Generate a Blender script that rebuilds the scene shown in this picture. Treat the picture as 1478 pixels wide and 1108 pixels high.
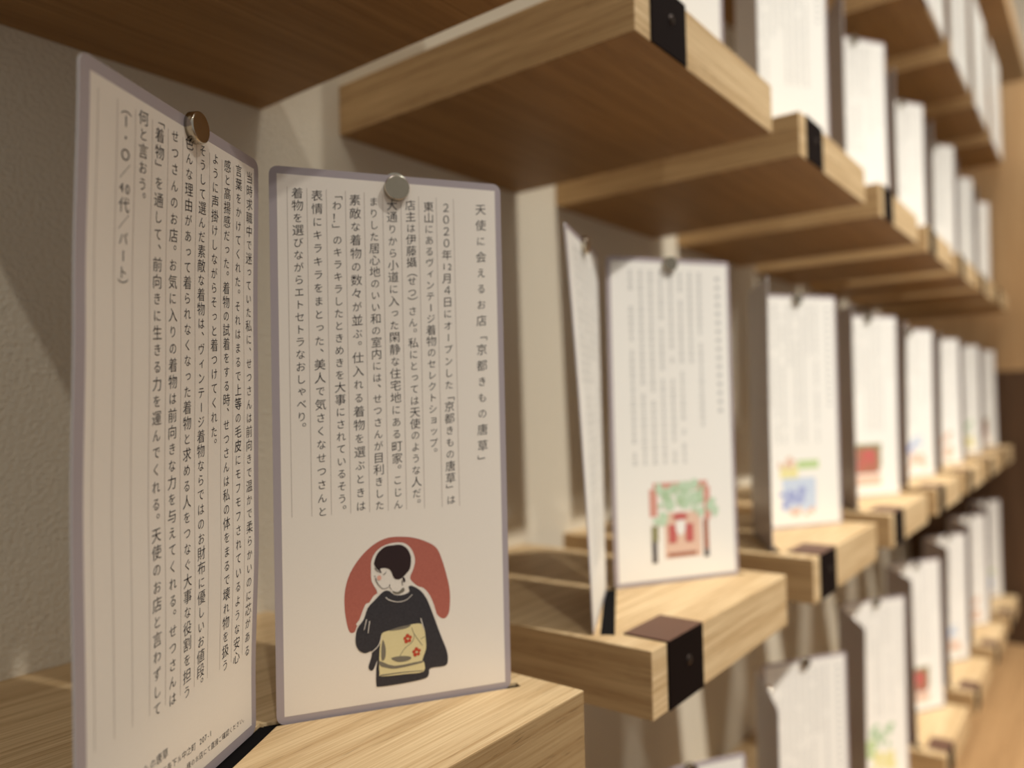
import bpy, bmesh, math, random
from mathutils import Vector, Matrix
import numpy as np

# ------------------------------------------------------------------ frame of reference
# The shelf wall runs along +X (away from the viewer), the room is on the -Y side, Z is up.
U = 0.4                      # one measuring unit of the shelf layout in metres
Z0 = 1.20                    # height of the middle row's shelf tops above the floor
def W3(x, y, z): return Vector((x * U, y * U, z * U + Z0))
H, T, P, W, G, X0 = 0.7524, 0.0837, 0.5571, 0.4824, 0.1494, 0.6772   # clear height, thickness, depth, width, gap
BAY = W + G; TIER = H + T
def bay_left(i): return X0 + G + (i - 2) * BAY

for o in list(bpy.data.objects): bpy.data.objects.remove(o)
scene = bpy.context.scene
COL = scene.collection

# ------------------------------------------------------------------ camera
def cam_axes(yaw, pitch, roll):
    cy, sy, cp, sp = math.cos(yaw), math.sin(yaw), math.cos(pitch), math.sin(pitch)
    f = Vector((sy * cp, cy * cp, sp)); r0 = Vector((cy, -sy, 0)); u0 = r0.cross(f)
    c, s = math.cos(roll), math.sin(roll)
    return r0 * c + u0 * s, u0 * c - r0 * s, f
cr, cu, cf = cam_axes(0.9074, 0.0245, -0.0222)
cam_data = bpy.data.cameras.new('camera'); cam = bpy.data.objects.new('camera', cam_data); COL.objects.link(cam)
m = Matrix((cr, cu, -cf)).transposed().to_4x4(); m.translation = W3(0, -1, 0.3012)
cam.matrix_world = m
cam_data.sensor_width = 36; cam_data.lens = 1104.65 / 1478 * 36
cam_data.clip_start = 0.01; cam_data.clip_end = 50
cam_data.dof.use_dof = True; cam_data.dof.focus_distance = 0.665 * U; cam_data.dof.aperture_fstop = 5.3
scene.camera = cam

# ------------------------------------------------------------------ world, lamps, exposure
scene.view_settings.view_transform = 'Standard'; scene.view_settings.look = 'None'
scene.view_settings.gamma = 1; scene.view_settings.use_curve_mapping = False
scene.view_settings.exposure = 0.0
world = bpy.data.worlds.new('world'); scene.world = world; world.use_nodes = True
world.node_tree.nodes['Background'].inputs[0].default_value = (1.0, 0.97, 0.94, 1)
world.node_tree.nodes['Background'].inputs[1].default_value = 0.30
WARM = (1.0, 0.975, 0.925)
# x, y, z, watts, aim, cone angle
SPOTS = [(1.25, -3.9, 5.2, 315, (2.8, -0.4, -2.4), 52), (-1.8, -4.0, 5.0, 38, (0.35, -0.4, -0.3), 50), (4.3, -3.9, 5.2, 150, (4.8, -0.4, 1.0), 64), (7.0, -3.5, 5.0, 60, (8.9, -1.5, 2.2), 100)]  # the last spot is an added one that brightens the far white wall
ADDED_SOFT = (1.9, -1.55, 5.25, 15, 4.4, 1.3)     # added unseen light grading the cards: x, y, z, watts, length, width

def tag(o, label=None, cat=None, group=None, kind=None):
    if label: o['label'] = label
    if cat: o['category'] = cat
    if group: o['group'] = group
    if kind: o['kind'] = kind
    return o
def link(name, mesh, parent=None):
    o = bpy.data.objects.new(name, mesh); COL.objects.link(o)
    if parent: o.parent = parent
    return o
def empty(name, loc, rz=0.0):
    o = bpy.data.objects.new(name, None); COL.objects.link(o); o.location = loc; o.rotation_euler.z = rz
    o.empty_display_size = 0.02
    return o

# ------------------------------------------------------------------ materials
def srgb(r, g, b):
    f = lambda c: (c / 255 / 12.92) if c / 255 <= 0.04045 else ((c / 255 + 0.055) / 1.055) ** 2.4
    return (f(r), f(g), f(b), 1)
def mat(name, col, rough=0.6, metal=0.0, spec=None):
    m = bpy.data.materials.new(name); m.use_nodes = True; b = m.node_tree.nodes['Principled BSDF']
    b.inputs['Base Color'].default_value = col; b.inputs['Roughness'].default_value = rough; b.inputs['Metallic'].default_value = metal
    if spec is not None: b.inputs['Specular IOR Level'].default_value = spec
    return m
def N(m, t, **kw):
    n = m.node_tree.nodes.new(t)
    for k, v in kw.items(): setattr(n, k, v)
    return n
def L(m, a, ai, b, bi): m.node_tree.links.new(a.outputs[ai], b.inputs[bi])
def noisy(name, col, col2, rough, scale, bump, dist=0.001, detail=6):
    m = mat(name, col, rough); b = m.node_tree.nodes['Principled BSDF']
    g = N(m, 'ShaderNodeNewGeometry'); n = N(m, 'ShaderNodeTexNoise'); L(m, g, 'Position', n, 'Vector')
    n.inputs['Scale'].default_value = scale; n.inputs['Detail'].default_value = detail
    r = N(m, 'ShaderNodeMix', data_type='RGBA'); r.inputs[6].default_value = col; r.inputs[7].default_value = col2
    L(m, n, 'Fac', r, 0); L(m, r, 2, b, 'Base Color')
    bp = N(m, 'ShaderNodeBump'); bp.inputs['Strength'].default_value = bump; bp.inputs['Distance'].default_value = dist
    L(m, n, 'Fac', bp, 'Height'); L(m, bp, 'Normal', b, 'Normal')
    return m
def wood(name, light, dark, axis, rough=0.55, pores=0.35, ring=1.0, spec=0.3):
    """straight-grained timber; axis = direction the grain runs in (0 X, 1 Y, 2 Z)"""
    m = mat(name, light, rough, spec=spec); b = m.node_tree.nodes['Principled BSDF']
    tc = N(m, 'ShaderNodeTexCoord'); oi = N(m, 'ShaderNodeObjectInfo')
    add = N(m, 'ShaderNodeVectorMath', operation='ADD'); mulr = N(m, 'ShaderNodeVectorMath', operation='SCALE')
    comb = N(m, 'ShaderNodeCombineXYZ')
    for k in range(3): L(m, oi, 'Random', comb, k)
    L(m, comb, 0, mulr, 0); mulr.inputs['Scale'].default_value = 7.3
    L(m, tc, 'Object', add, 0); L(m, mulr, 0, add, 1)
    def mapped(along, across):
        mp = N(m, 'ShaderNodeMapping'); s = [across] * 3; s[axis] = along
        mp.inputs['Scale'].default_value = s; L(m, add, 0, mp, 'Vector'); return mp
    # broad growth bands
    mp = mapped(0.35, 15 * ring); w = N(m, 'ShaderNodeTexNoise'); w.inputs['Scale'].default_value = 2.6; w.inputs['Detail'].default_value = 2
    w.inputs['Distortion'].default_value = 0.2; L(m, mp, 0, w, 'Vector')
    sm = N(m, 'ShaderNodeMath', operation='MULTIPLY'); L(m, w, 'Fac', sm, 0); sm.inputs[1].default_value = 40
    si = N(m, 'ShaderNodeMath', operation='SINE'); L(m, sm, 0, si, 0)
    ma = N(m, 'ShaderNodeMapRange'); L(m, si, 0, ma, 0); ma.inputs[1].default_value = -1
    # fine fibres
    mp2 = mapped(7, 330); f = N(m, 'ShaderNodeTexNoise'); f.inputs['Scale'].default_value = 3; f.inputs['Detail'].default_value = 5; L(m, mp2, 0, f, 'Vector')
    # pores: short dark dashes
    mp3 = mapped(55, 900); p = N(m, 'ShaderNodeTexNoise'); p.inputs['Scale'].default_value = 1.6; p.inputs['Detail'].default_value = 1; L(m, mp3, 0, p, 'Vector')
    pr = N(m, 'ShaderNodeMapRange'); L(m, p, 'Fac', pr, 0); pr.inputs[1].default_value = 0.60; pr.inputs[2].default_value = 0.72
    pm = N(m, 'ShaderNodeMath', operation='MULTIPLY'); L(m, pr, 0, pm, 0); L(m, ma, 0, pm, 1)
    mixf = N(m, 'ShaderNodeMath', operation='MULTIPLY_ADD'); L(m, f, 'Fac', mixf, 0); mixf.inputs[1].default_value = 0.95
    half = N(m, 'ShaderNodeMath', operation='MULTIPLY'); L(m, ma, 0, half, 0); half.inputs[1].default_value = 0.17
    L(m, half, 0, mixf, 2)
    rg = N(m, 'ShaderNodeMapRange'); L(m, mixf, 0, rg, 0); rg.inputs[1].default_value = 0.28; rg.inputs[2].default_value = 0.78
    c1 = N(m, 'ShaderNodeMix', data_type='RGBA'); c1.inputs[6].default_value = light; c1.inputs[7].default_value = dark; L(m, rg, 0, c1, 0)
    c2 = N(m, 'ShaderNodeMix', data_type='RGBA'); c2.inputs[7].default_value = tuple(c * 0.35 for c in dark[:3]) + (1,)
    L(m, c1, 2, c2, 6); pf = N(m, 'ShaderNodeMath', operation='MULTIPLY'); L(m, pm, 0, pf, 0); pf.inputs[1].default_value = pores; L(m, pf, 0, c2, 0)
    L(m, c2, 2, b, 'Base Color')
    hs = N(m, 'ShaderNodeMath', operation='SUBTRACT'); L(m, f, 'Fac', hs, 0); L(m, pm, 0, hs, 1)
    bp = N(m, 'ShaderNodeBump'); bp.inputs['Strength'].default_value = 0.25; bp.inputs['Distance'].default_value = 0.0004
    L(m, hs, 0, bp, 'Height'); L(m, bp, 'Normal', b, 'Normal')
    return m
OAK_L, OAK_D = srgb(226, 199, 155), srgb(184, 151, 106)
M_TOP = wood('oak_along', OAK_L, OAK_D, 0)
M_END = wood('oak_end_face', srgb(216, 182, 132), srgb(176, 140, 94), 1)
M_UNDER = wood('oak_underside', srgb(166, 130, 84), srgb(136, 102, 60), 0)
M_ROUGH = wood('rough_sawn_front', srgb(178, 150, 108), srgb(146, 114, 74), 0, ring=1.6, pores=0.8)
M_PLASTER = noisy('plaster', srgb(228, 217, 194), srgb(218, 206, 182), 0.95, 420, 0.8, 0.0016, 8)
M_PANEL = wood('orange_panel', srgb(206, 170, 124), srgb(190, 152, 106), 2, ring=0.5)
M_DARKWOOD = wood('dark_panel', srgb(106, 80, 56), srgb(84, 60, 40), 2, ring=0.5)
M_FLOOR = wood('floor_oak', srgb(150, 112, 76), srgb(120, 86, 54), 0, ring=0.6)
M_CEIL = mat('ceiling_paint', srgb(226, 218, 202), 0.9)
M_LEATHER = noisy('dark_leather', srgb(104, 70, 50), srgb(90, 58, 40), 0.6, 900, 0.3, 0.0003)
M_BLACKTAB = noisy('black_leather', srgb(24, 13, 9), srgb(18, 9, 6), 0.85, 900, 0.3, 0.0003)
M_RIVET = mat('rivet', srgb(60, 50, 44), 0.4, 0.8)
M_SLOT_SHADE = mat('slot_shade_black', srgb(14, 12, 12), 0.95, spec=0.1)  # black fill colour that stands in for the deep shade of the slots
M_LAM = mat('laminate', srgb(172, 160, 161), 0.32)
M_LAMB = mat('laminate_edge', srgb(214, 208, 204), 0.3)
M_PAPER = noisy('card_paper', srgb(243, 233, 218), srgb(238, 227, 211), 0.55, 1500, 0.05, 0.0002)
M_PAPER2 = noisy('card_paper_white', srgb(244, 240, 230), srgb(240, 235, 224), 0.5, 1500, 0.05, 0.0002)
M_INK = mat('ink', srgb(30, 24, 32), 0.6, spec=0.2)
M_INK2 = mat('ink_soft', srgb(196, 194, 188), 0.6, spec=0.2)
M_RULE = mat('rule', srgb(194, 181, 168), 0.6, spec=0.2)
M_STEEL = mat('nickel', srgb(205, 196, 178), 0.2, 1.0)
M_STEELF = noisy('nickel_face', srgb(196, 184, 160), srgb(180, 168, 146), 0.16, 400, 0.02, 0.0002); M_STEELF.node_tree.nodes['Principled BSDF'].inputs['Metallic'].default_value = 1.0
M_LAMPW = mat('lamp_housing', srgb(235, 232, 225), 0.4)
M_COUNTER = wood('counter_oak', srgb(190, 150, 104), srgb(160, 122, 80), 0, ring=0.6)
def print_mat(name, col, col2=None, scale=1400):
    return noisy(name, col, col2 or tuple(c * 0.8 for c in col[:3]) + (1,), 0.6, scale, 0.0)
PM = dict(red=print_mat('print_red', srgb(190, 110, 92), srgb(166, 88, 73)), cream=print_mat('print_cream', srgb(243, 233, 218)),
          kimono=print_mat('print_black', srgb(62, 58, 62), srgb(26, 24, 28)), hair=print_mat('print_hair', srgb(44, 18, 18), srgb(30, 10, 10)),
          obi=print_mat('print_obi', srgb(228, 214, 164), srgb(220, 204, 150)), grey=print_mat('print_grey', srgb(132, 124, 106), srgb(112, 104, 90)),
          flower=print_mat('print_flower', srgb(206, 76, 44), srgb(176, 54, 30)), cheek=print_mat('print_cheek', srgb(238, 178, 156)),
          green=print_mat('print_green', srgb(150, 184, 140), srgb(196, 214, 180), 500), pink=print_mat('print_pink', srgb(222, 160, 142)),
          crimson=print_mat('print_crimson', srgb(204, 104, 98)), sage=print_mat('print_sage', srgb(176, 204, 168), srgb(206, 222, 196), 600), olive=print_mat('print_olive', srgb(150, 146, 104)), blue=print_mat('print_blue', srgb(160, 170, 214)), skyp=print_mat('print_sky', srgb(206, 218, 234)),
          yellow=print_mat('print_yellow', srgb(240, 230, 166)), rust=print_mat('print_rust', srgb(178, 116, 92)), lime=print_mat('print_lime', srgb(196, 218, 156)),
          white=print_mat('print_white', srgb(250, 246, 238)), dark=print_mat('print_dark', srgb(104, 98, 96)), peach=print_mat('print_peach', srgb(236, 200, 176)))

# ------------------------------------------------------------------ mesh helpers
def box_bm(bm, a, b, bevel=0.0):
    a, b = Vector(a), Vector(b)
    lo = Vector([min(a[k], b[k]) for k in range(3)]); hi = Vector([max(a[k], b[k]) for k in range(3)])
    r = bmesh.ops.create_cube(bm, size=1)
    for v in r['verts']: v.co = Vector([lo[k] + (v.co[k] + 0.5) * (hi[k] - lo[k]) for k in range(3)])
    if bevel:
        ed = list({e for v in r['verts'] for e in v.link_edges})
        bmesh.ops.bevel(bm, geom=ed, offset=bevel, segments=2, affect='EDGES', profile=0.5)
def finish(bm, name, mats, smooth=False):
    me = bpy.data.meshes.new(name); bm.normal_update(); bm.to_mesh(me); bm.free()
    for mm in (mats if isinstance(mats, (list, tuple)) else [mats]): me.materials.append(mm)
    if smooth:
        for p in me.polygons: p.use_smooth = True
    return me
def box_obj(name, a, b, m, parent=None, bevel=0.0):
    bm = bmesh.new(); box_bm(bm, a, b, bevel); return link(name, finish(bm, name, m), parent)
def prism_bm(bm, pts, z0, z1):
    """extrude a plan outline (list of x, y) from z0 to z1"""
    lo = [bm.verts.new((x, y, z0)) for x, y in pts]; hi = [bm.verts.new((x, y, z1)) for x, y in pts]
    n = len(pts); bm.faces.new(lo[::-1]); bm.faces.new(hi)
    for k in range(n): bm.faces.new((lo[k], lo[(k + 1) % n], hi[(k + 1) % n], hi[k]))
    bmesh.ops.recalc_face_normals(bm, faces=bm.faces)
ILL_P = {"red":[[28.08,32.03],[26.88,36.0],[26.16,42.45],[26.52,48.79],[28.47,54.98],[32.41,60.7],[37.34,65.11],[42.62,67.59],[47.93,67.94],[54.63,66.93],[60.72,64.43],[64.11,61.81],[66.1,57.29],[68.04,50.41],[69.29,43.59],[69.0,36.26],[67.69,33.41],[65.94,32.95],[63.9,34.52],[62.24,37.7],[58.29,45.42],[40.94,47.26],[33.64,39.03],[30.99,34.22],[29.99,31.91]],"halo":[[30.99,34.22],[31.99,36.66],[34.34,42.17],[36.3,42.91],[39.28,46.14],[37.09,50.9],[36.84,55.45],[37.25,59.94],[39.92,63.59],[44.56,65.47],[49.89,65.35],[53.2,62.76],[54.8,58.33],[54.05,54.44],[52.63,50.63],[55.6,47.36],[58.3,46.08],[60.96,42.49],[62.91,36.96],[63.52,32.9],[60.71,29.93],[40.67,32.39]],"kimono":[[43.88,46.62],[41.58,46.54],[38.26,43.67],[35.29,40.77],[33.6,36.47],[30.97,32.94],[30.24,27.92],[31.47,24.57],[34.01,23.07],[36.6,23.56],[36.23,20.72],[35.2,17.65],[35.82,16.15],[37.12,16.22],[38.81,19.72],[38.3,16.57],[38.18,10.16],[39.59,9.11],[48.15,9.0],[57.57,9.57],[59.64,10.92],[60.38,13.45],[66.58,13.57],[67.81,15.73],[67.4,19.77],[64.78,26.77],[62.17,34.39],[59.57,41.31],[56.92,45.24],[53.58,47.57],[51.89,47.41],[52.19,45.41],[49.49,44.39],[46.17,44.75]],"hair":[[38.2,58.88],[39.57,62.0],[42.56,64.34],[45.87,64.7],[49.2,64.55],[51.85,62.55],[53.13,59.14],[52.71,54.9],[50.99,52.76],[49.29,51.29],[47.61,50.8],[45.96,51.62],[44.69,54.69],[42.74,55.85],[40.43,55.75],[41.06,54.26],[39.13,55.87],[38.18,57.58]],"obi":[[40.62,29.81],[43.26,30.77],[48.58,31.74],[55.98,32.15],[57.98,30.26],[58.57,25.57],[58.63,21.6],[57.05,17.21],[57.71,16.46],[57.5,12.54],[50.22,12.6],[40.32,13.06],[39.49,14.47],[39.46,19.63],[39.89,25.38]],"sh1":[[41.1,27.48],[42.15,23.79],[41.75,19.96],[40.43,19.5],[40.39,24.02]],"sh2":[[44.25,19.75],[48.36,20.03],[52.36,19.16],[51.33,17.87],[46.99,17.81]],"sh3":[[39.65,19.28],[45.64,16.51],[56.36,16.91],[56.69,16.21],[46.28,15.31],[41.69,16.42],[39.87,17.32]],"neck":[[45.2,46.48],[47.51,45.78],[49.68,47.32],[50.19,45.95],[48.16,44.93],[46.17,45.14]],"sh4":[[43.6,30.86],[48.58,31.87],[52.6,31.97],[50.57,30.85],[45.9,30.58]],"fl1":[[49.67,25.73],[49.84,27.67],[51.33,28.46],[52.85,27.29],[52.49,25.82],[50.79,24.93]],"fl2":[[53.07,21.03],[53.63,22.4],[55.12,22.86],[56.79,21.19],[56.08,19.97],[54.71,18.71],[53.58,19.65]],"ear":[[49.49,51.27],[50.16,51.4],[50.67,50.04],[50.25,49.42],[49.86,49.72]],"cheek":[[39.2,52.3],[39.6,53.1],[40.52,53.08],[40.96,52.19],[40.49,51.33],[39.57,51.36]]}
ILL_Q = {"jaw":[[38.54,52.37],[39.16,50.36],[40.95,48.04],[42.59,47.74],[43.71,48.14]],"fringe":[[38.35,56.27],[39.44,54.87],[41.06,54.06]],"eye":[[41.7,53.35],[42.5,53.73],[42.91,54.53]],"eye2":[[38.03,53.07],[38.68,52.81]],"collar":[[42.52,44.17],[44.15,42.89],[47.44,41.87],[50.79,42.28],[53.38,44.17]],"s1":[[34.69,36.34],[33.65,32.29]],"s2":[[35.91,35.55],[35.18,30.82]],"s3":[[56.7,34.24],[57.52,30.98],[57.97,29.27]],"stem":[[52.92,30.88],[53.88,28.14],[57.16,23.12]],"stem2":[[47.69,19.8],[49.75,22.78],[53.15,25.28],[53.88,28.14]],"st3":[[56.54,25.83],[58.25,26.6]],"nk":[[44.26,49.19],[44.11,48.23],[45.01,46.83]],"nk2":[[49.27,50.31],[49.42,48.0]],"fold":[[41.68,34.21],[40.65,31.42]],"obil":[[39.67,13.48],[48.9,13.44],[57.3,12.9]],"kl":[[36.6,23.24],[39.24,25.47],[40.61,29.16]]}

# ------------------------------------------------------------------ the setting
def structure(name, a, b, m, bevel=0.0):
    return tag(box_obj(name, W3(*a), W3(*b), m, bevel=bevel), kind='structure')
ZF = -Z0 / U; ZC = 5.4
XE = 5.18
structure('floor', (-4, -9, ZF - 0.1), (9, 0.3, ZF), M_FLOOR)
structure('ceiling', (-4, -9, ZC), (9, 0.3, ZC + 0.1), M_CEIL)
structure('wall_back', (-4, 0, ZF), (9, 0.3, ZC), M_PLASTER)
structure('wall_end', (XE, -0.95, 0.42), (XE + 0.08, 0, 2.06), M_PANEL)
structure('wall_end_shade', (XE, -0.97, ZF), (XE + 0.08, 0, 0.42), M_DARKWOOD)  # shaded lower end panel, its shade put in as darker wood
structure('trim_2', (-3, -0.62, 2.424), (9, 0, 2.56), M_PANEL)
structure('wall_right', (9, -9, ZF), (9.2, 0.3, ZC), M_CEIL)

def lamp(k, x, y, z, watts, aim, cone, word):
    root = empty('ceiling_spotlight', W3(x, y, z))
    tag(root, 'white cylindrical spotlight hanging from the ceiling, %s of four' % word, 'spotlight', 'ceiling spotlights in front of the shelves')
    bm = bmesh.new()
    n = 32; R = 0.045
    prof = [(0.030, 0.002), (R, -0.012), (R, 0.095), (0.012, 0.098)]
    rings = [[bm.verts.new((r * math.cos(2 * math.pi * j / n), r * math.sin(2 * math.pi * j / n), zz)) for j in range(n)] for r, zz in prof]
    for a, b in zip(rings, rings[1:]):
        for j in range(n): bm.faces.new((a[j], a[(j + 1) % n], b[(j + 1) % n], b[j]))
    bm.faces.new(rings[0]); bm.faces.new(rings[-1][::-1]); bmesh.ops.recalc_face_normals(bm, faces=bm.faces)
    link('housing', finish(bm, 'lamp_housing', M_LAMPW), root)
    bm = bmesh.new(); top = ZC * U + Z0 - (z * U + Z0)
    bmesh.ops.create_cone(bm, cap_ends=True, segments=16, radius1=0.008, radius2=0.008, depth=max(top - 0.095, 0.01)); bmesh.ops.translate(bm, verts=bm.verts, vec=(0, 0, 0.095 + (top - 0.095) / 2))
    link('stem', finish(bm, 'lamp_stem', M_LAMPW), root)
    ld = bpy.data.lights.new('spot_light', 'SPOT'); ld.energy = watts; ld.color = WARM; ld.shadow_soft_size = 0.022
    ld.spot_size = math.radians(cone); ld.spot_blend = 1.0
    lo = bpy.data.objects.new('spot_light', ld); COL.objects.link(lo); lo.parent = root; lo.location = (0, 0, -0.03)
    d = Vector(aim) - Vector((x, y, z)); lo.rotation_euler = d.to_track_quat('-Z', 'Y').to_euler()
for k, (s, w) in enumerate(zip(SPOTS, ('second nearest', 'nearest', 'third nearest', 'farthest'))): lamp(k, *s, w)

px, py, pz, pw, pl, pd = ADDED_SOFT
pn = empty('added_soft_light', W3(px, py, pz)); tag(pn, 'long white overhead light, added to grade brightness down the near cards', 'added light')  # made-up overhead fixture, keeps card tops dimmer than their feet
box_obj('housing', (-pl * U / 2 - 0.02, -pd * U / 2 - 0.02, 0), (pl * U / 2 + 0.02, pd * U / 2 + 0.02, 0.05), M_LAMPW, pn, 0.004)
for sx in (-1, 1): box_obj('hanger', (sx * pl * U * 0.4 - 0.004, -0.004, 0.05), (sx * pl * U * 0.4 + 0.004, 0.004, (ZC - pz) * U), M_LAMPW, pn)
pld = bpy.data.lights.new('soft_area_light', 'AREA'); pld.shape = 'RECTANGLE'; pld.size = pl * U; pld.size_y = pd * U; pld.energy = pw; pld.color = WARM
plo = bpy.data.objects.new('soft_area_light', pld); COL.objects.link(plo); plo.parent = pn; plo.location = (0, 0, -0.004)

# ------------------------------------------------------------------ counter under the shelves
ct = empty('display_counter', W3(0.4, -0.9, ZF))
tag(ct, 'long orange oak display counter running under the lowest row of shelves', 'counter')
def rel(o, x, y, z): return W3(x, y, z) - o.location
cz = -1.12
box_obj('countertop', rel(ct, 0.2, -1.75, cz - 0.09), rel(ct, XE - 0.02, -0.02, cz), M_COUNTER, ct, 0.002)
box_obj('cabinet_body', rel(ct, 0.25, -1.68, ZF + 0.2), rel(ct, XE - 0.02, -0.02, cz - 0.09), M_DARKWOOD, ct)
for k in range(6):
    x0 = 0.27 + k * 0.81; x1 = x0 + 0.79
    d = box_obj('door', rel(ct, x0, -1.72, ZF + 0.24), rel(ct, x1, -1.68, cz - 0.11), M_COUNTER, ct, 0.0015)
    box_obj('handle', rel(ct, x1 - 0.12, -1.75, cz - 0.3), rel(ct, x1 - 0.09, -1.72, cz - 0.6), M_RIVET, d)
box_obj('plinth', rel(ct, 0.3, -1.6, ZF), rel(ct, XE - 0.02, -0.02, ZF + 0.2), M_DARKWOOD, ct)

# ------------------------------------------------------------------ the shelf boards
C1B, C1T = Vector((0.2136, -0.4763)), Vector((0.4204, -0.3574))      # left card: near end, far end (first bay)
C2B, C2T = Vector((0.4380, -0.3640)), Vector((0.6425, -0.4880))      # right card
XL1 = bay_left(1)
def slot_plan(a, b, front, back, ext):
    a, b = Vector(a), Vector(b); e = (b - a).normalized(); n = Vector((e.y, -e.x))        # n points to the room
    a2, b2 = a - e * ext[0], b + e * ext[1]
    return [((p.x - XL1) * U, (p.y) * U) for p in (a2 + n * front, b2 + n * front, b2 - n * back, a2 - n * back)]
S1 = slot_plan(C1B, C1T, 0.0165, 0.0025, (-0.004, 0.012))
S2 = slot_plan(C2B, C2T, 0.0045, 0.008, (0.012, 0.009))
def board_mesh():
    bm = bmesh.new(); box_bm(bm, (0, 0, -T * U), (W * U, -P * U, 0), 0.0006)
    me = finish(bm, 'shelf_board', [M_TOP, M_END])
    ob = link('shelf_tmp', me); cutters = []
    for pl in (S1, S2):
        b2 = bmesh.new(); prism_bm(b2, pl, -0.010, 0.01); c = link('cut', finish(b2, 'cut', M_TOP)); cutters.append(c)
        md = ob.modifiers.new('b', 'BOOLEAN'); md.operation = 'DIFFERENCE'; md.object = c; md.solver = 'EXACT'
    dg = bpy.context.evaluated_depsgraph_get(); res = bpy.data.meshes.new_from_object(ob.evaluated_get(dg))
    for o in [ob] + cutters: bpy.data.objects.remove(o)
    res.name = 'shelf_board'
    if len(res.materials) < 2:
        res.materials.clear(); res.materials.append(M_TOP); res.materials.append(M_END)
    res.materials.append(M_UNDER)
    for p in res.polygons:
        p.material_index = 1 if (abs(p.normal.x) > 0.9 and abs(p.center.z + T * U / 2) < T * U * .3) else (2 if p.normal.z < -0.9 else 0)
    return res
ME_BOARD = board_mesh()
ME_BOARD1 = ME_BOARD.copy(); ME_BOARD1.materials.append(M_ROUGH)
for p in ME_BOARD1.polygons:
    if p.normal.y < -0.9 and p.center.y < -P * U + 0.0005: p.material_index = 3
def slot_shade_mesh():
    bm = bmesh.new()
    def shrink(pl, d):
        c = Vector((sum(p[0] for p in pl) / 4, sum(p[1] for p in pl) / 4)); return [tuple(c + (Vector(p) - c) * (1 - d)) for p in pl]
    prism_bm(bm, shrink(S1, 0.004), -0.0099, -0.0012); prism_bm(bm, shrink(S2, 0.004), -0.0099, -0.0012)
    return finish(bm, 'slot_shade', M_SLOT_SHADE)
ME_SLOT_SHADE = slot_shade_mesh()
def tab_mesh():
    bm = bmesh.new(); x0, x1 = 0.039 * U, 0.140 * U; t = 0.0011; yf = -P * U
    prof = [(yf - t, -T * U), (yf - t, t), (-0.496 * U, t), (-0.496 * U, 0.00005), (yf - 0.00005, 0.00005), (yf - 0.00005, -T * U)]
    A = [bm.verts.new((x0, y, z)) for y, z in prof]; B = [bm.verts.new((x1, y, z)) for y, z in prof]
    n = len(prof); bm.faces.new(A); bm.faces.new(B[::-1])
    for k in range(n): bm.faces.new((A[k], A[(k + 1) % n], B[(k + 1) % n], B[k]))
    bmesh.ops.recalc_face_normals(bm, faces=bm.faces)
    bmesh.ops.bevel(bm, geom=[e for e in bm.edges], offset=0.0003, segments=1, affect='EDGES')
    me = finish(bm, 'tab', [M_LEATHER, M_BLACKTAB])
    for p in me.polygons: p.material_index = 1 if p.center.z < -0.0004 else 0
    return me
ME_TAB = tab_mesh()
def rivet_mesh():
    bm = bmesh.new(); bmesh.ops.create_uvsphere(bm, u_segments=16, v_segments=8, radius=0.0028)
    for v in bm.verts: v.co.y *= 1; v.co.z, v.co.y = v.co.y, v.co.z * 0.4
    bmesh.ops.recalc_face_normals(bm, faces=bm.faces)
    return finish(bm, 'rivet', M_RIVET, True)
ME_RIVET = rivet_mesh()
ROWN = {-1: 'lowest', 0: 'middle', 1: 'upper', 2: 'top'}
ORD = {1: 'nearest', 2: 'second', 3: 'third', 4: 'fourth', 5: 'fifth', 6: 'sixth', 7: 'seventh', 8: 'farthest'}
def make_shelf(i, t):
    o = link('shelf', ME_BOARD1 if (i, t) == (1, 0) else ME_BOARD); o.location = W3(bay_left(i), 0, t * TIER)
    tag(o, 'thick oak shelf block with leather tab, %s along the %s row' % (ORD[i], ROWN[t]), 'shelf', 'oak shelf blocks on the plaster wall')
    f = link('slot_shade_fill', ME_SLOT_SHADE, o); f['label'] = 'added black fill giving the shade in the card slots'
    tb = link('leather_tab', ME_TAB, o); tb['label'] = 'dark brown leather tab folded over the front edge'
    r = link('rivet', ME_RIVET, tb); r.location = (0.095 * U, -P * U - 0.0011, -T * U * 0.42)
SHELVES = [(i, t) for t in (-1, 0, 1, 2) for i in range(1, 9) if not (t == -1 and i < 2) and not (t == 2 and i < 4)]
for i, t in SHELVES: make_shelf(i, t)

# ------------------------------------------------------------------ cards
mm = 0.001
CW, CH = 95.4, 215.3
def interp(tb, s):
    for (a, va), (b, vb) in zip(tb, tb[1:]):
        if s <= b:
            q = (s - a) / (b - a); q = q * q * (3 - 2 * q); return va + (vb - va) * q
    return tb[-1][1]
LB = [(0, 0), (.15, -.0018), (.42, -.003), (.70, .0002), (1, .005)]
RB = [(0, -.001), (.08, -.0008), (.36, .0045), (.68, .0062), (1, .009)]
def curl_near(u, v):
    s = min(max(v / CH, 0), 1); q = min(max(u / CW, 0), 1)
    return (interp(LB, s) * (1 - q) + interp(RB, s) * q) * U
def curl_flat(u, v): return 0.0
def curl_twist(u, v):
    s = v / CH; q = min(max(u / CW, 0), 1); return -(0.024 * (1 - q) + 0.003) * s * (0.55 + 0.45 * s) * U
def curl_slight(u, v):
    s = v / CH; return 0.0022 * s * s
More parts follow.
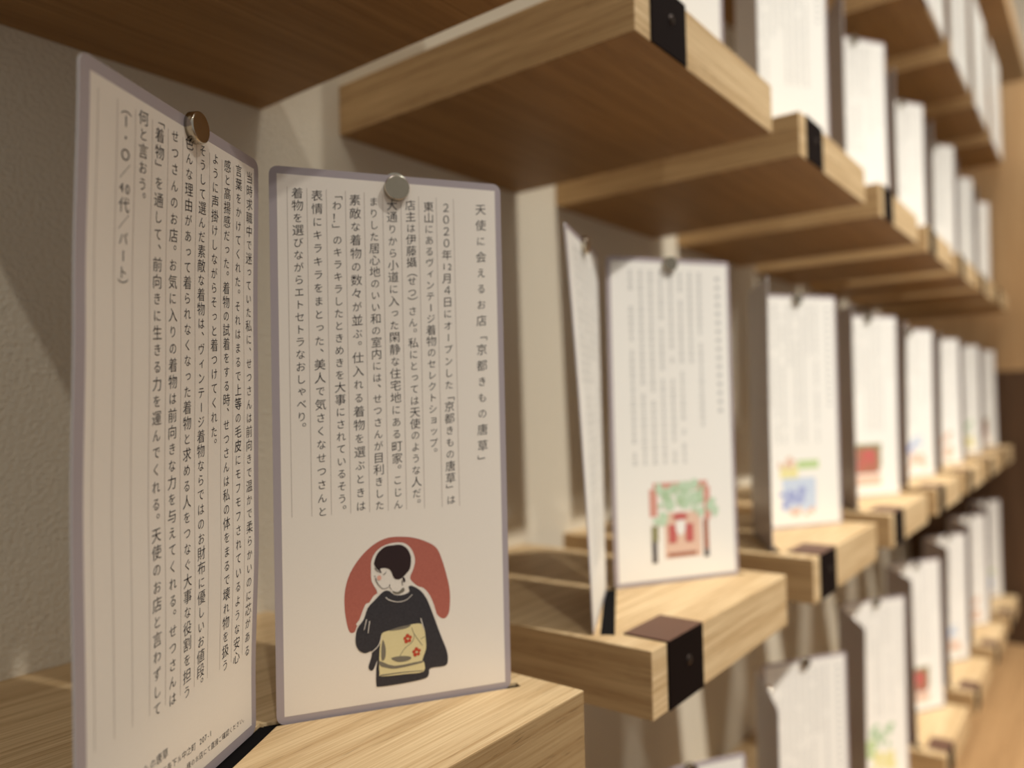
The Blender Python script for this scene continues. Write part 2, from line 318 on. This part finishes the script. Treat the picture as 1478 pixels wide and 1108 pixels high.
# card local frame: x along the card, z up, -y towards the reader
def warp(curl, u, v, off): return (u * mm, -curl(u, v) - off * mm, v * mm)
def outline(x0, y0, x1, y1, r, n=6):
    pts = []
    for cx, cy, a0 in ((x1 - r, y0 + r, -90), (x1 - r, y1 - r, 0), (x0 + r, y1 - r, 90), (x0 + r, y0 + r, 180)):
        for k in range(n + 1):
            a = math.radians(a0 + 90 * k / n); pts.append((cx + r * math.cos(a), cy + r * math.sin(a)))
    return pts
def sheet_mesh(name, curl, rect, r, off0, off1, mats, rows):
    """a sheet with rounded corners built from horizontal strips; off0 back, off1 front"""
    x0, y0, x1, y1 = rect
    ys = [y0 + r * (1 - math.cos(math.pi / 2 * k / 5)) for k in range(6)] if r else [y0]
    mid = [ys[-1] + (y1 - 2 * (ys[-1] - y0) - y0) * k / rows for k in range(1, rows)] if rows > 1 else []
    ys = ys + mid + ([y1 - r * (1 - math.cos(math.pi / 2 * k / 5)) for k in range(5, -1, -1)] if r else [y1])
    def half(y):
        if not r: return 0
        d = min(y - y0, y1 - y)
        return r - math.sqrt(max(r * r - (r - d) ** 2, 0)) if d < r else 0
    cols = 7 if rows > 1 else 1
    bm = bmesh.new(); F = []; B = []
    for y in ys:
        h = half(y); F.append([bm.verts.new(warp(curl, x0 + h + (x1 - x0 - 2 * h) * k / cols, y, off1)) for k in range(cols + 1)])
        B.append([bm.verts.new(warp(curl, x0 + h + (x1 - x0 - 2 * h) * k / cols, y, off0)) for k in range(cols + 1)])
    for a in range(len(ys) - 1):
        for k in range(cols):
            bm.faces.new((F[a][k], F[a][k + 1], F[a + 1][k + 1], F[a + 1][k])); bm.faces.new((B[a][k + 1], B[a][k], B[a + 1][k], B[a + 1][k + 1]))
        for s, k in ((1, 0), (-1, cols)):
            q = (B[a][k], F[a][k], F[a + 1][k], B[a + 1][k]); f = bm.faces.new(q if s > 0 else q[::-1]); f.material_index = len(mats) - 1
    for a in (0, len(ys) - 1):
        for k in range(cols):
            f = bm.faces.new((F[a][k], F[a][k + 1], B[a][k + 1], B[a][k])); f.material_index = len(mats) - 1
    bmesh.ops.recalc_face_normals(bm, faces=bm.faces)
    me = finish(bm, name, mats)
    return me

# --- lettering: glyph outlines are taken from Blender's built-in font, one cached mesh per character
GC = {}
_txt = bpy.data.curves.new('glyph', 'FONT'); _txt.resolution_u = 3; _txt.fill_mode = 'FRONT'; _txt.offset = -0.004
_tob = bpy.data.objects.new('glyph', _txt); COL.objects.link(_tob)
def _area(vs, ts):
    return sum(abs((vs[j][0] - vs[i][0]) * (vs[k][1] - vs[i][1]) - (vs[k][0] - vs[i][0]) * (vs[j][1] - vs[i][1])) for i, j, k in ts) / 2
def _rim(vs, ts):
    n = {}
    for t in ts:
        for a, c in ((t[0], t[1]), (t[1], t[2]), (t[2], t[0])): n[(min(a, c), max(a, c))] = n.get((min(a, c), max(a, c)), 0) + 1
    return sum(math.dist(vs[a], vs[c]) for (a, c), k in n.items() if k == 1)
def glyph(ch):
    if ch in GC: return GC[ch]
    full = _glyph(ch, 0.0); best = full
    for off in (-0.007, -0.0045, -0.002):
        thin = _glyph(ch, off)
        lost = _area(*full) - _area(*thin); want = _rim(*full) * -off
        if len(thin[1]) and abs(lost - want) < 0.12 * want + 1e-4: best = thin; break
    GC[ch] = best; return best
def _glyph(ch, off):
    _txt.offset = off; _txt.body = ch; bpy.context.view_layer.update()
    dg = bpy.context.evaluated_depsgraph_get(); ev = _tob.evaluated_get(dg); me = ev.to_mesh(); me.calc_loop_triangles()
    vs = np.array([v.co[:2] for v in me.vertices]) if len(me.vertices) else np.zeros((0, 2))
    ts = [tuple(t.vertices) for t in me.loop_triangles]; ev.to_mesh_clear()
    return (vs, ts)
_ref = glyph('国')[0]; EM = (_ref[:, 0].max() - _ref[:, 0].min()) / 0.86
EMC = ((_ref[:, 0].max() + _ref[:, 0].min()) / 2, (_ref[:, 1].max() + _ref[:, 1].min()) / 2)
SMALL = set('っゃゅょァィゥェォッャュョ'); ROT = set('ー「」（）')
class Ink:
    def __init__(s, curl, off): s.v = []; s.f = []; s.curl = curl; s.off = off
    def add(s, pts, tris):
        b = len(s.v); s.v += [warp(s.curl, x, y, s.off) for x, y in pts]; s.f += [(i + b, j + b, k + b) for i, j, k in tris]
    def char(s, ch, u, v, size, vertical=True, slant=0.10):
        vs, ts = glyph(ch)
        if not len(vs): return
        if ch.isascii() or ch in '０':
            c = ((vs[:, 0].max() + vs[:, 0].min()) / 2, EMC[1] if not ch.isascii() else (glyph('0')[0][:, 1].max() / 2))
        else: c = EMC
        p = (vs - np.array(c)) / EM
        if vertical:
            if ch in ROT: p = np.stack([p[:, 1], -p[:, 0]], 1)
            elif ch in '、。': p = p + np.array([0.52, 0.50])
            elif ch in SMALL: p = p + np.array([0.08, 0.10])
        kana = '\u3040' <= ch <= '\u30ff'
        if kana and ch not in 'ー': p = p * (0.83, 0.86)
        if ch == 'ー': p = p * (1, 0.8)
        p[:, 1] += slant * p[:, 0]
        p = p * size * (0.95 if vertical else 1); p[:, 0] += u; p[:, 1] += v
        s.add(p.tolist(), ts)
    def column(s, text, a, b, size, tail=''):
        wt = lambda c: 0.78 if c in '、。' else (0.62 if c in '（）' else (0.82 if c in '「」' else 1.0))
        cells = []; k = 0
        while k < len(text):
            if text[k] in '0123456789' and k + 1 < len(text) and text[k + 1] in '0123456789': cells.append(text[k:k + 2]); k += 2
            else: cells.append(text[k]); k += 1
        pos = [0.0]
        for c0, c1 in zip(cells, cells[1:]): pos.append(pos[-1] + (wt(c0) + wt(c1)) / 2)
        tot = pos[-1] or 1; step = (a[1] - b[1]) / tot
        for c, q in zip(cells, pos):
            t = q / tot; u = a[0] + (b[0] - a[0]) * t; v = a[1] + (b[1] - a[1]) * t
            if len(c) == 2:
                s.char(c[0], u - size * .27, v, size * .82, slant=0); s.char(c[1], u + size * .27, v, size * .82, slant=0)
            elif c == '・': s.char(c, u, v, size)
            elif c != '　': s.char(c, u, v, size)
        for j, c in enumerate(tail): s.char(c, b[0], b[1] - step * (0.85 + j), size)
    def row(s, text, u, v, size, pitch):
        for ch in text:
            asc = ch.isascii(); s.char(ch, u, v, size, False, 0.0); u += pitch * (0.58 if asc else 1)
    def strip(s, x0, y0, x1, y1, n=1):
        pts = []; tr = []
        for k in range(n + 1):
            y = y0 + (y1 - y0) * k / n; pts += [(x0, y), (x1, y)]
        for k in range(n): a = 2 * k; tr += [(a, a + 1, a + 3), (a, a + 3, a + 2)]
        s.add(pts, tr)
    def poly(s, pts):
        from mathutils.geometry import tessellate_polygon
        s.add(pts, [tuple(t) for t in tessellate_polygon([[Vector((x, y, 0)) for x, y in pts]])])
    def stroke(s, pts, w0, w1=None):
        w1 = w0 if w1 is None else w1; q = smooth(pts, False); n = len(q); o = []; tr = []
        for k, (x, y) in enumerate(q):
            a = q[max(k - 1, 0)]; b = q[min(k + 1, n - 1)]; d = Vector((b[0] - a[0], b[1] - a[1])).normalized(); w = (w0 + (w1 - w0) * k / (n - 1)) / 2
            o += [(x - d.y * w, y + d.x * w), (x + d.y * w, y - d.x * w)]
        for k in range(n - 1): a = 2 * k; tr += [(a, a + 1, a + 3), (a, a + 3, a + 2)]
        s.add(o, tr)
    def mesh(s, name, m):
        me = bpy.data.meshes.new(name); me.from_pydata(s.v, [], s.f); me.materials.append(m)
        # face the reader
        bm = bmesh.new(); bm.from_mesh(me)
        for f in bm.faces:
            f.normal_update()
            if f.normal.y > 0: f.normal_flip()
        bm.to_mesh(me); bm.free(); return me
def smooth(pts, closed=True, n=4):
    P_ = [Vector(p) for p in pts]; out = []; N_ = len(P_)
    rng = range(N_) if closed else range(N_ - 1)
    for k in rng:
        if closed: p0, p1, p2, p3 = P_[k - 1], P_[k], P_[(k + 1) % N_], P_[(k + 2) % N_]
        else: p0, p1, p2, p3 = P_[max(k - 1, 0)], P_[k], P_[k + 1], P_[min(k + 2, N_ - 1)]
        for j in range(n):
            t = j / n
            out.append(tuple(0.5 * ((2 * p1) + (p2 - p0) * t + (2 * p0 - 5 * p1 + 4 * p2 - p3) * t * t + (3 * p1 - p0 - 3 * p2 + p3) * t ** 3)))
    if not closed: out.append(tuple(P_[-1]))
    return out

M_BLACKTAB.node_tree.nodes['Principled BSDF'].inputs['Specular IOR Level'].default_value = 0.1
OFF_P, OFF_R, OFF_T = 0.36, 0.42, 0.46
# the two cards that can be read
TXT2 = [('天使に会えるお店「京都きもの唐草」', (86.2, 203.7), (84.9, 97.0), 5.0, ''),
        ('２０２０年12月４日にオープンした「京都きもの唐草」は', (70.9, 203.4), (70.6, 81.3), 4.6, ''),
        ('東山にあるヴィンテージ着物のセレクトショップ', (63.4, 203.3), (63.6, 105.2), 4.6, '。'),
        ('店主は伊藤攝（せつ）さん。私にとっては天使のような人だ。', (55.7, 203.4), (56.1, 80.7), 4.6, ''),
        ('大通りから小道に入った閑静な住宅地にある町家。こじん', (48.0, 202.9), (48.3, 80.9), 4.7, ''),
        ('まりした居心地のいい和の室内には、せつさんが目利きした', (40.5, 203.8), (40.8, 81.0), 4.6, ''),
        ('素敵な着物の数々が並ぶ。仕入れる着物を選ぶときは', (33.0, 203.9), (33.3, 81.2), 4.8, ''),
        ('「わ！」のキラキラしたときめきを大事にされているそう。', (25.8, 205.6), (26.0, 80.3), 4.6, ''),
        ('表情にキラキラをまとった、美人で気さくなせつさんと', (18.1, 204.6), (18.3, 80.1), 4.7, ''),
        ('着物を選びながらエトセトラなおしゃべり', (10.6, 205.0), (11.0, 117.4), 4.7, '。')]
K = lambda k: 88.4 - 7.78 * (k - 1)
TXT1 = [('当時求職中で迷っていた私に、せつさんは前向きで温かで柔らかいのに芯がある', 1, 208.7, 31.3, ''),
        ('言葉をかけてくれた。それはまるで上等の毛皮にモフモフされているような安心', 2, 209.0, 31.4, ''),
        ('感と高揚感だった。着物の試着をする時、せつさんは私の体をまるで壊れ物を扱う', 3, 208.3, 31.3, ''),
        ('ように声掛けしながらそっと着つけてくれた', 4, 208.4, 113.8, '。'),
        ('そうして選んだ素敵な着物は、ヴィンテージ着物ならではのお財布に優しいお値段。', 5, 208.8, 30.4, ''),
        ('色んな理由があって着られなくなった着物と求める人をつなぐ大事な役割を担う', 6, 208.7, 30.8, ''),
        ('せつさんのお店。お気に入りの着物は前向きな力を与えてくれる。せつさんは', 7, 208.3, 31.5, ''),
        ('「着物」を通して、前向きに生きる力を運んでくれる。天使のお店と言わずして', 8, 210.6, 31.5, ''),
        ('何と言おう', 9, 208.3, 188.6, '。'),
        ('（I・O／40代／パート）', 10, 208.5, 157.2, '')]
mv = lambda v: v - 1.7 + 2.5 * (208 - v) / 177
def hero_card(side):
    if side == 'left':
        b, e, curl = C1B, (C1T - C1B).normalized(), curl_near
        paper = (4.0, 3.6, 91.9, 211.4)
    else:
        b, e, curl = C2B, (C2T - C2B).normalized(), curl_flat
        paper = (2.9, 3.0, 92.8, 212.3)
    root = empty('text_card', W3(b.x, b.y, 0) + Vector((0, 0, -0.0006)), math.atan2(e.y, e.x))
    lam = link('laminate', sheet_mesh('laminate', curl, (0, 0, CW, CH), 3.4, -0.3, 0.3, [M_LAM, M_LAMB], 40), root)
    lam['label'] = 'mauve laminated border with rounded corners'
    link('paper', sheet_mesh('paper', curl, paper, 0, 0.30, OFF_P, [M_PAPER], 40), root)
    rule = Ink(curl, OFF_R); ink = Ink(curl, OFF_T)
    if side == 'left':
        for k in range(12):
            u = 7.0 + 7.78 * k; 
            if u < 91: rule.strip(u - .11, mv(31.0), u + .11, mv(209.6), 40)
        for t, k, a, z, tail in TXT1: ink.column(t, (K(k), mv(a)), (K(k), mv(z)), 4.75, tail)
        ink.row('京都きもの唐草', 19.0, 17.5, 3.0, 3.1)
        ink.row('京都市東山区三条下ル中之町 207-1', 21.0, 12.8, 2.5, 2.65)
        ink.row('詳しくはオーナー様のお店にて直接ご確認ください。', 30.5, 8.3, 2.3, 2.42)
    else:
        for k in range(10): u = 6.75 + 7.5 * k; rule.strip(u - .11, 78.6, u + .11, 207.4, 1)
        for t, a, z, sz, tail in TXT2: ink.column(t, a, z, sz, tail)
    link('ruled_lines', rule.mesh('ruled_lines', M_RULE), root)
    link('printed_text', ink.mesh('printed_text', M_INK), root)
    if side == 'right':
        g = empty('illustration', (0, 0, 0)); g.parent = root; g['label'] = 'print of a woman in a black kimono seen from behind on a red arch'
        lay = [('red', 'red', 'arch', OFF_R), ('halo', 'cream', 'halo', .50), ('kimono', 'kimono', 'kimono', .56), ('neck', 'grey', 'neck_shadow', .62), ('hair', 'hair', 'hair', .62), ('obi', 'obi', 'sash', .62)]
        for key, mk, nm, off in lay:
            i_ = Ink(curl, off); i_.poly(smooth(ILL_P[key], n=3)); link(nm, i_.mesh(nm, PM[mk]), g)
        i_ = Ink(curl, .68)
        for key in ('sh1', 'sh2', 'sh3', 'sh4'): i_.poly(smooth(ILL_P[key], n=3))
        for key in ('stem', 'stem2', 'st3'): i_.stroke(ILL_Q[key], .22)
        i_.stroke(ILL_Q['obil'], .5, .3)
        link('sash_shading', i_.mesh('sash_shading', PM['grey']), g)
        i_ = Ink(curl, .74)
        for key in ('fl1', 'fl2'):
            c = Vector([sum(p[k] for p in ILL_P[key]) / len(ILL_P[key]) for k in (0, 1)])
            for j in range(5):
                a = j * 2 * math.pi / 5 + .4; q = c + Vector((math.cos(a), math.sin(a))) * 1.15
                i_.poly([tuple(q + Vector((math.cos(x), math.sin(x))) * (.68 + .15 * (j % 2))) for x in [2 * math.pi * s_ / 8 for s_ in range(8)]])
        link('flowers', i_.mesh('flowers', PM['flower']), g)
        i_ = Ink(curl, .66); i_.poly(smooth(ILL_P['cheek'], n=3)); link('cheek', i_.mesh('cheek', PM['cheek']), g)
        i_ = Ink(curl, .70)
        for key in ('jaw', 'fringe', 'eye', 'eye2', 'nk', 'nk2'): i_.stroke(ILL_Q[key], .34, .14)
        i_.poly(smooth(ILL_P['ear'], n=3)); link('face_lines', i_.mesh('face_lines', PM['hair']), g)
        i_ = Ink(curl, .78)
        for key in ('collar', 's1', 's2', 's3', 'kl'): i_.stroke(ILL_Q[key], .34, .22)
        link('white_lines', i_.mesh('white_lines', PM['cream']), g)
    return root
h1 = hero_card('left'); tag(h1, 'left card of the nearest pair, dense handwritten-style text and no picture', 'card', 'laminated text cards on the shelves')
h2 = hero_card('right'); tag(h2, 'right card of the nearest pair, with the woman in a black kimono printed on it', 'card', 'laminated text cards on the shelves')

# --- magnets
def magnet_mesh(r=0.0051, h=0.003):
    bm = bmesh.new(); n = 48; b = 0.00035
    prof = [(0, 0), (r, 0), (r, h - b), (r - b * .3, h - b * .3), (r - b, h), (0, h)]
    rings = []
    for rr, y in prof:
        if rr == 0: rings.append([bm.verts.new((0, -y, 0))])
        else: rings.append([bm.verts.new((rr * math.cos(2 * math.pi * j / n), -y, rr * math.sin(2 * math.pi * j / n))) for j in range(n)])
    for q, (a, c) in enumerate(zip(rings, rings[1:])):
        for j in range(n):
            A = [a[0]] if len(a) == 1 else [a[j], a[(j + 1) % n]]; B_ = [c[0]] if len(c) == 1 else [c[(j + 1) % n], c[j]]
            f = bm.faces.new(A + B_); f.smooth = 0 < q < 4; f.material_index = 1 if q == 4 else 0
    bmesh.ops.recalc_face_normals(bm, faces=bm.faces)
    me = bpy.data.meshes.new('magnet'); bm.to_mesh(me); bm.free(); me.materials.append(M_STEEL); me.materials.append(M_STEELF)
    return me
ME_MAG = magnet_mesh()
def put_magnet(card, curl, u, v, label, back=False, off=None):
    o = link('magnet', ME_MAG)
    x, y, z = warp(curl, u, v, (off if off is not None else OFF_P + .12) if not back else -0.32)
    dv = (curl(u, v + 3) - curl(u, v - 3)) / 0.006; du = (curl(u + 3, v) - curl(u - 3, v)) / 0.006
    rot = card.rotation_euler.to_matrix().to_4x4()
    loc = Matrix.Translation((x, y, z)) @ Matrix.Rotation(-dv if False else dv, 4, 'X') @ Matrix.Rotation(-du, 4, 'Z')
    if back: loc = loc @ Matrix.Rotation(math.pi, 4, 'Z')
    o.matrix_world = Matrix.Translation(card.location) @ rot @ loc
    return tag(o, label, 'magnet', 'small round magnets on the cards')
put_magnet(h1, curl_near, 51.5, 212.6, 'silver disc magnet on the front of the nearest left card')
put_magnet(h2, curl_flat, 49.8, 209.7, 'silver disc magnet at the top middle of the card with the kimono woman')
put_magnet(h1, curl_near, 51.5, 210.4, 'silver disc magnet behind the top of the nearest left card', True)
put_magnet(h2, curl_flat, 49.8, 211.6, 'silver disc magnet behind the top of the card with the kimono woman', True)

# --- the blurred cards farther along: columns of small marks and a little picture
def marks_mesh(seed, with_pic, curl=None):
    rnd = random.Random(seed); i_ = Ink(curl or curl_slight, .46)
    n = 8 if with_pic else 10; y0 = 80 if with_pic else 32
    if with_pic:
        u = 85; v = 203
        for _ in range(rnd.randint(10, 16)): i_.strip(u - 1.7, v - 1.5, u + 1.7, v + 1.1); v -= 6
    for k in range(n):
        u = (70.5 if with_pic else 88) - 7.6 * k; v = 205; end = y0 if rnd.random() < .75 else rnd.uniform(y0 + 20, 160)
        while v > end:
            if rnd.random() > .08:
                w = rnd.uniform(1.2, 1.9); i_.strip(u - w, v - 1.7, u + w, v - .9); i_.strip(u - w * .8, v + .4, u + w * .8, v + 1.1); i_.strip(u - .35, v - 1.8, u + .35, v + 1.8)
            v -= 4.8
    return i_.mesh('printed_text', M_INK2)
def blob(cx, cy, rx, ry, seed=0, n=14):
    rnd = random.Random(seed); return [(cx + rx * math.cos(2 * math.pi * k / n) * rnd.uniform(.86, 1.08), cy + ry * math.sin(2 * math.pi * k / n) * rnd.uniform(.86, 1.08)) for k in range(n)]
def rect(x0, y0, x1, y1): return [(x0, y0), (x1, y0), (x1, y1), (x0, y1)]
def dabs(mk, x0, y0, x1, y1, n, r, seed):
    q = random.Random(seed); return [(mk, blob(q.uniform(x0, x1), q.uniform(y0, y1), r * q.uniform(.6, 1.3), r * q.uniform(.6, 1.3), seed + k, 7)) for k in range(n)]
PICS = {
 'shrine': [('pink', rect(27, 44, 33, 62)), ('pink', rect(30, 60, 72, 66)), ('pink', rect(69, 40, 74, 62)), ('peach', rect(38, 16, 66, 46))]
   + dabs('sage', 33, 50, 66, 64, 26, 3.4, 3) + dabs('green', 36, 52, 68, 62, 16, 2.6, 40) + dabs('sage', 60, 44, 78, 56, 12, 2.8, 70) + dabs('sage', 30, 40, 40, 52, 9, 2.6, 90)
   + [('rust', rect(40, 17, 62, 19.5)), ('crimson', rect(41, 26, 47, 38)), ('crimson', rect(54, 26, 60, 38)), ('white', blob(50, 36, 4, 6, 5)), ('dark', rect(28, 14, 32, 30)), ('olive', rect(28, 28, 33, 38)), ('rust', rect(68, 18, 72, 40)), ('dark', rect(68, 15, 72, 20)), ('crimson', blob(50, 43, 6, 2.4, 6))],
 'river': [('skyp', rect(28, 16, 66, 46)), ('lime', rect(46, 54, 70, 62)), ('yellow', rect(26, 46, 46, 58))] + dabs('peach', 26, 56, 42, 64, 6, 3, 5) + dabs('blue', 26, 20, 50, 34, 14, 4, 11) + dabs('peach', 34, 12, 66, 18, 8, 3, 25),
 'room': [('rust', rect(26, 28, 64, 60)), ('olive', rect(26, 58, 68, 63)), ('olive', rect(62, 34, 67, 60))] + dabs('crimson', 34, 38, 56, 54, 12, 4, 2) + dabs('dark', 25, 30, 31, 54, 5, 3, 9) + [('peach', rect(30, 14, 66, 26))],
 'bloom': dabs('peach', 30, 26, 70, 56, 20, 5, 1) + dabs('rust', 27, 34, 42, 58, 12, 4, 2) + dabs('peach', 50, 14, 74, 28, 8, 5, 3) + dabs('flower', 38, 36, 50, 46, 4, 2.4, 4),
 'garden': dabs('green', 40, 44, 72, 68, 20, 4, 1) + dabs('yellow', 28, 14, 72, 34, 18, 5, 2) + dabs('lime', 28, 34, 44, 50, 10, 4, 3),
 'sea': dabs('blue', 30, 34, 54, 50, 14, 4, 1) + dabs('peach', 34, 14, 74, 32, 16, 5, 2) + dabs('rust', 24, 18, 34, 34, 7, 3.5, 3) + dabs('skyp', 52, 46, 70, 62, 8, 4, 4),
}
PICL = {'shrine': 'a red shrine and green tree picture', 'river': 'a blue and green picture', 'room': 'a rust-red picture', 'bloom': 'an orange and brown picture', 'garden': 'a green and yellow picture', 'sea': 'a violet and peach picture'}
def join_pic(kind):
    me = bpy.data.meshes.new(kind + '_picture'); vs = []; fs = []; mi = []; mats = []
    for k, (mk, pts) in enumerate(PICS[kind]):
        i_ = Ink(curl_slight, .42 + .004 * k); i_.poly(pts); b = len(vs); vs += i_.v
        if mk not in mats: mats.append(mk)
        for f in i_.f: fs.append(tuple(x + b for x in f)); mi.append(mats.index(mk))
    me.from_pydata(vs, [], fs)
    for mk in mats: me.materials.append(PM[mk])
    for p, q in zip(me.polygons, mi): p.material_index = q
    return me
ME_LAM = sheet_mesh('laminate', curl_slight, (0, 0, CW, CH), 3.4, -0.3, 0.3, [M_LAM, M_LAMB], 10)
ME_PAP = sheet_mesh('paper', curl_slight, (2.9, 3.0, 92.8, 212.3), 0, 0.30, OFF_P, [M_PAPER2], 10)
ME_LAMF = sheet_mesh('laminate', curl_flat, (0, 0, CW, CH), 3.4, -0.3, 0.3, [M_LAM, M_LAMB], 1)
ME_PAPF = sheet_mesh('paper', curl_flat, (2.9, 3.0, 92.8, 212.3), 0, 0.30, OFF_P, [M_PAPER2], 1)
ME_MARKP = [marks_mesh(s, True) for s in range(3)]; ME_MARKT = [marks_mesh(10, False, curl_twist), marks_mesh(11, False)]
ME_LAMT = sheet_mesh('laminate', curl_twist, (0, 0, CW, CH), 3.4, -0.3, 0.3, [M_LAM, M_LAMB], 10); ME_PAPT = sheet_mesh('paper', curl_twist, (2.9, 3.0, 92.8, 212.3), 0, 0.30, OFF_P, [M_PAPER2], 10)
ME_MARKF = marks_mesh(21, False, curl_flat)
ME_PIC = {k: join_pic(k) for k in PICS}
PIC_AT = {(2, 0): 'shrine', (3, 0): 'river', (4, 0): 'room', (5, 0): 'sea', (6, 0): 'bloom', (7, 0): 'garden', (4, -1): 'garden', (5, -1): 'room', (6, -1): 'sea', (7, -1): 'bloom',
          (3, -1): 'river', (2, -1): 'bloom', (2, 1): 'river', (3, 1): 'garden', (4, 1): 'sea', (5, 1): 'bloom', (6, 1): 'room', (7, 1): 'river', (3, 2): 'room', (4, 2): 'bloom', (5, 2): 'river', (6, 2): 'garden', (7, 2): 'sea', (8, 0): 'room', (8, 1): 'garden', (8, -1): 'river'}
rnd = random.Random(4)
for i, t in SHELVES:
    if (i, t) in ((1, 0), (1, 1)) or t == 2: continue
    for side in ('left', 'right'):
        b0, b1 = (C1B, C1T) if side == 'left' else (C2B, C2T); e = (b1 - b0).normalized()
        near2 = side == 'left' and (i, t) == (2, 0)
        if near2: b0 = b0 - Vector((e.y, -e.x)) * 0.011; e = (b1 - b0).normalized()
        root = empty('text_card', W3(b0.x + (i - 1) * BAY, b0.y, t * TIER) + Vector((0, 0, -0.0006)), math.atan2(e.y, e.x) + math.radians(rnd.uniform(-1, 1) * (0.4 if i == 2 else 1.2)))
        link('laminate', ME_LAMT if near2 else ME_LAM, root); link('paper', ME_PAPT if near2 else ME_PAP, root)
        root.rotation_euler.x = math.radians((0.2 if near2 else -0.9) if (i, t) == (2, 0) else rnd.uniform(-0.8, 0.6))
        where = '%s shelf of the %s row' % (ORD[i], ROWN[t])
        if side == 'left':
            link('printed_text', ME_MARKT[0 if near2 else 1], root)
            lab = 'white text-only card, left of the pair on the %s' % where
        else:
            link('printed_text', ME_MARKP[(i + t) % 3], root); pk = PIC_AT[(i, t)]
            if t == 1: lab = 'white text-only card, right of the pair on the %s' % where
            else: pc = link('illustration', ME_PIC[pk], root); pc['label'] = PICL[pk]
            if t != 1: lab = 'white card with %s, %s' % (PICL[pk], where)
        tag(root, lab, 'card', 'laminated text cards on the shelves')
        bpy.context.view_layer.update()
        put_magnet(root, curl_twist if near2 else curl_slight, 48 + rnd.uniform(-3, 3), 211 + rnd.uniform(-1, 1), 'silver magnet on the %s card, %s' % (side, where))
# on the top row the cards hang flat against the front faces of the blocks
for i in range(5, 9):
    for j, side in enumerate(('left', 'right')):
        root = empty('text_card', W3(bay_left(i) + 0.002 + j * 0.241, -P, 2 * TIER - 0.072) + Vector((0, -0.0010, 0)), 0)
        link('laminate', ME_LAMF, root); link('paper', ME_PAPF, root); link('printed_text', ME_MARKF, root)
        tag(root, 'white card hanging over the front of the %s block in the top row, %s one' % (ORD[i], side), 'card', 'laminated text cards on the shelves')
bpy.data.objects.remove(_tob); bpy.data.curves.remove(_txt)
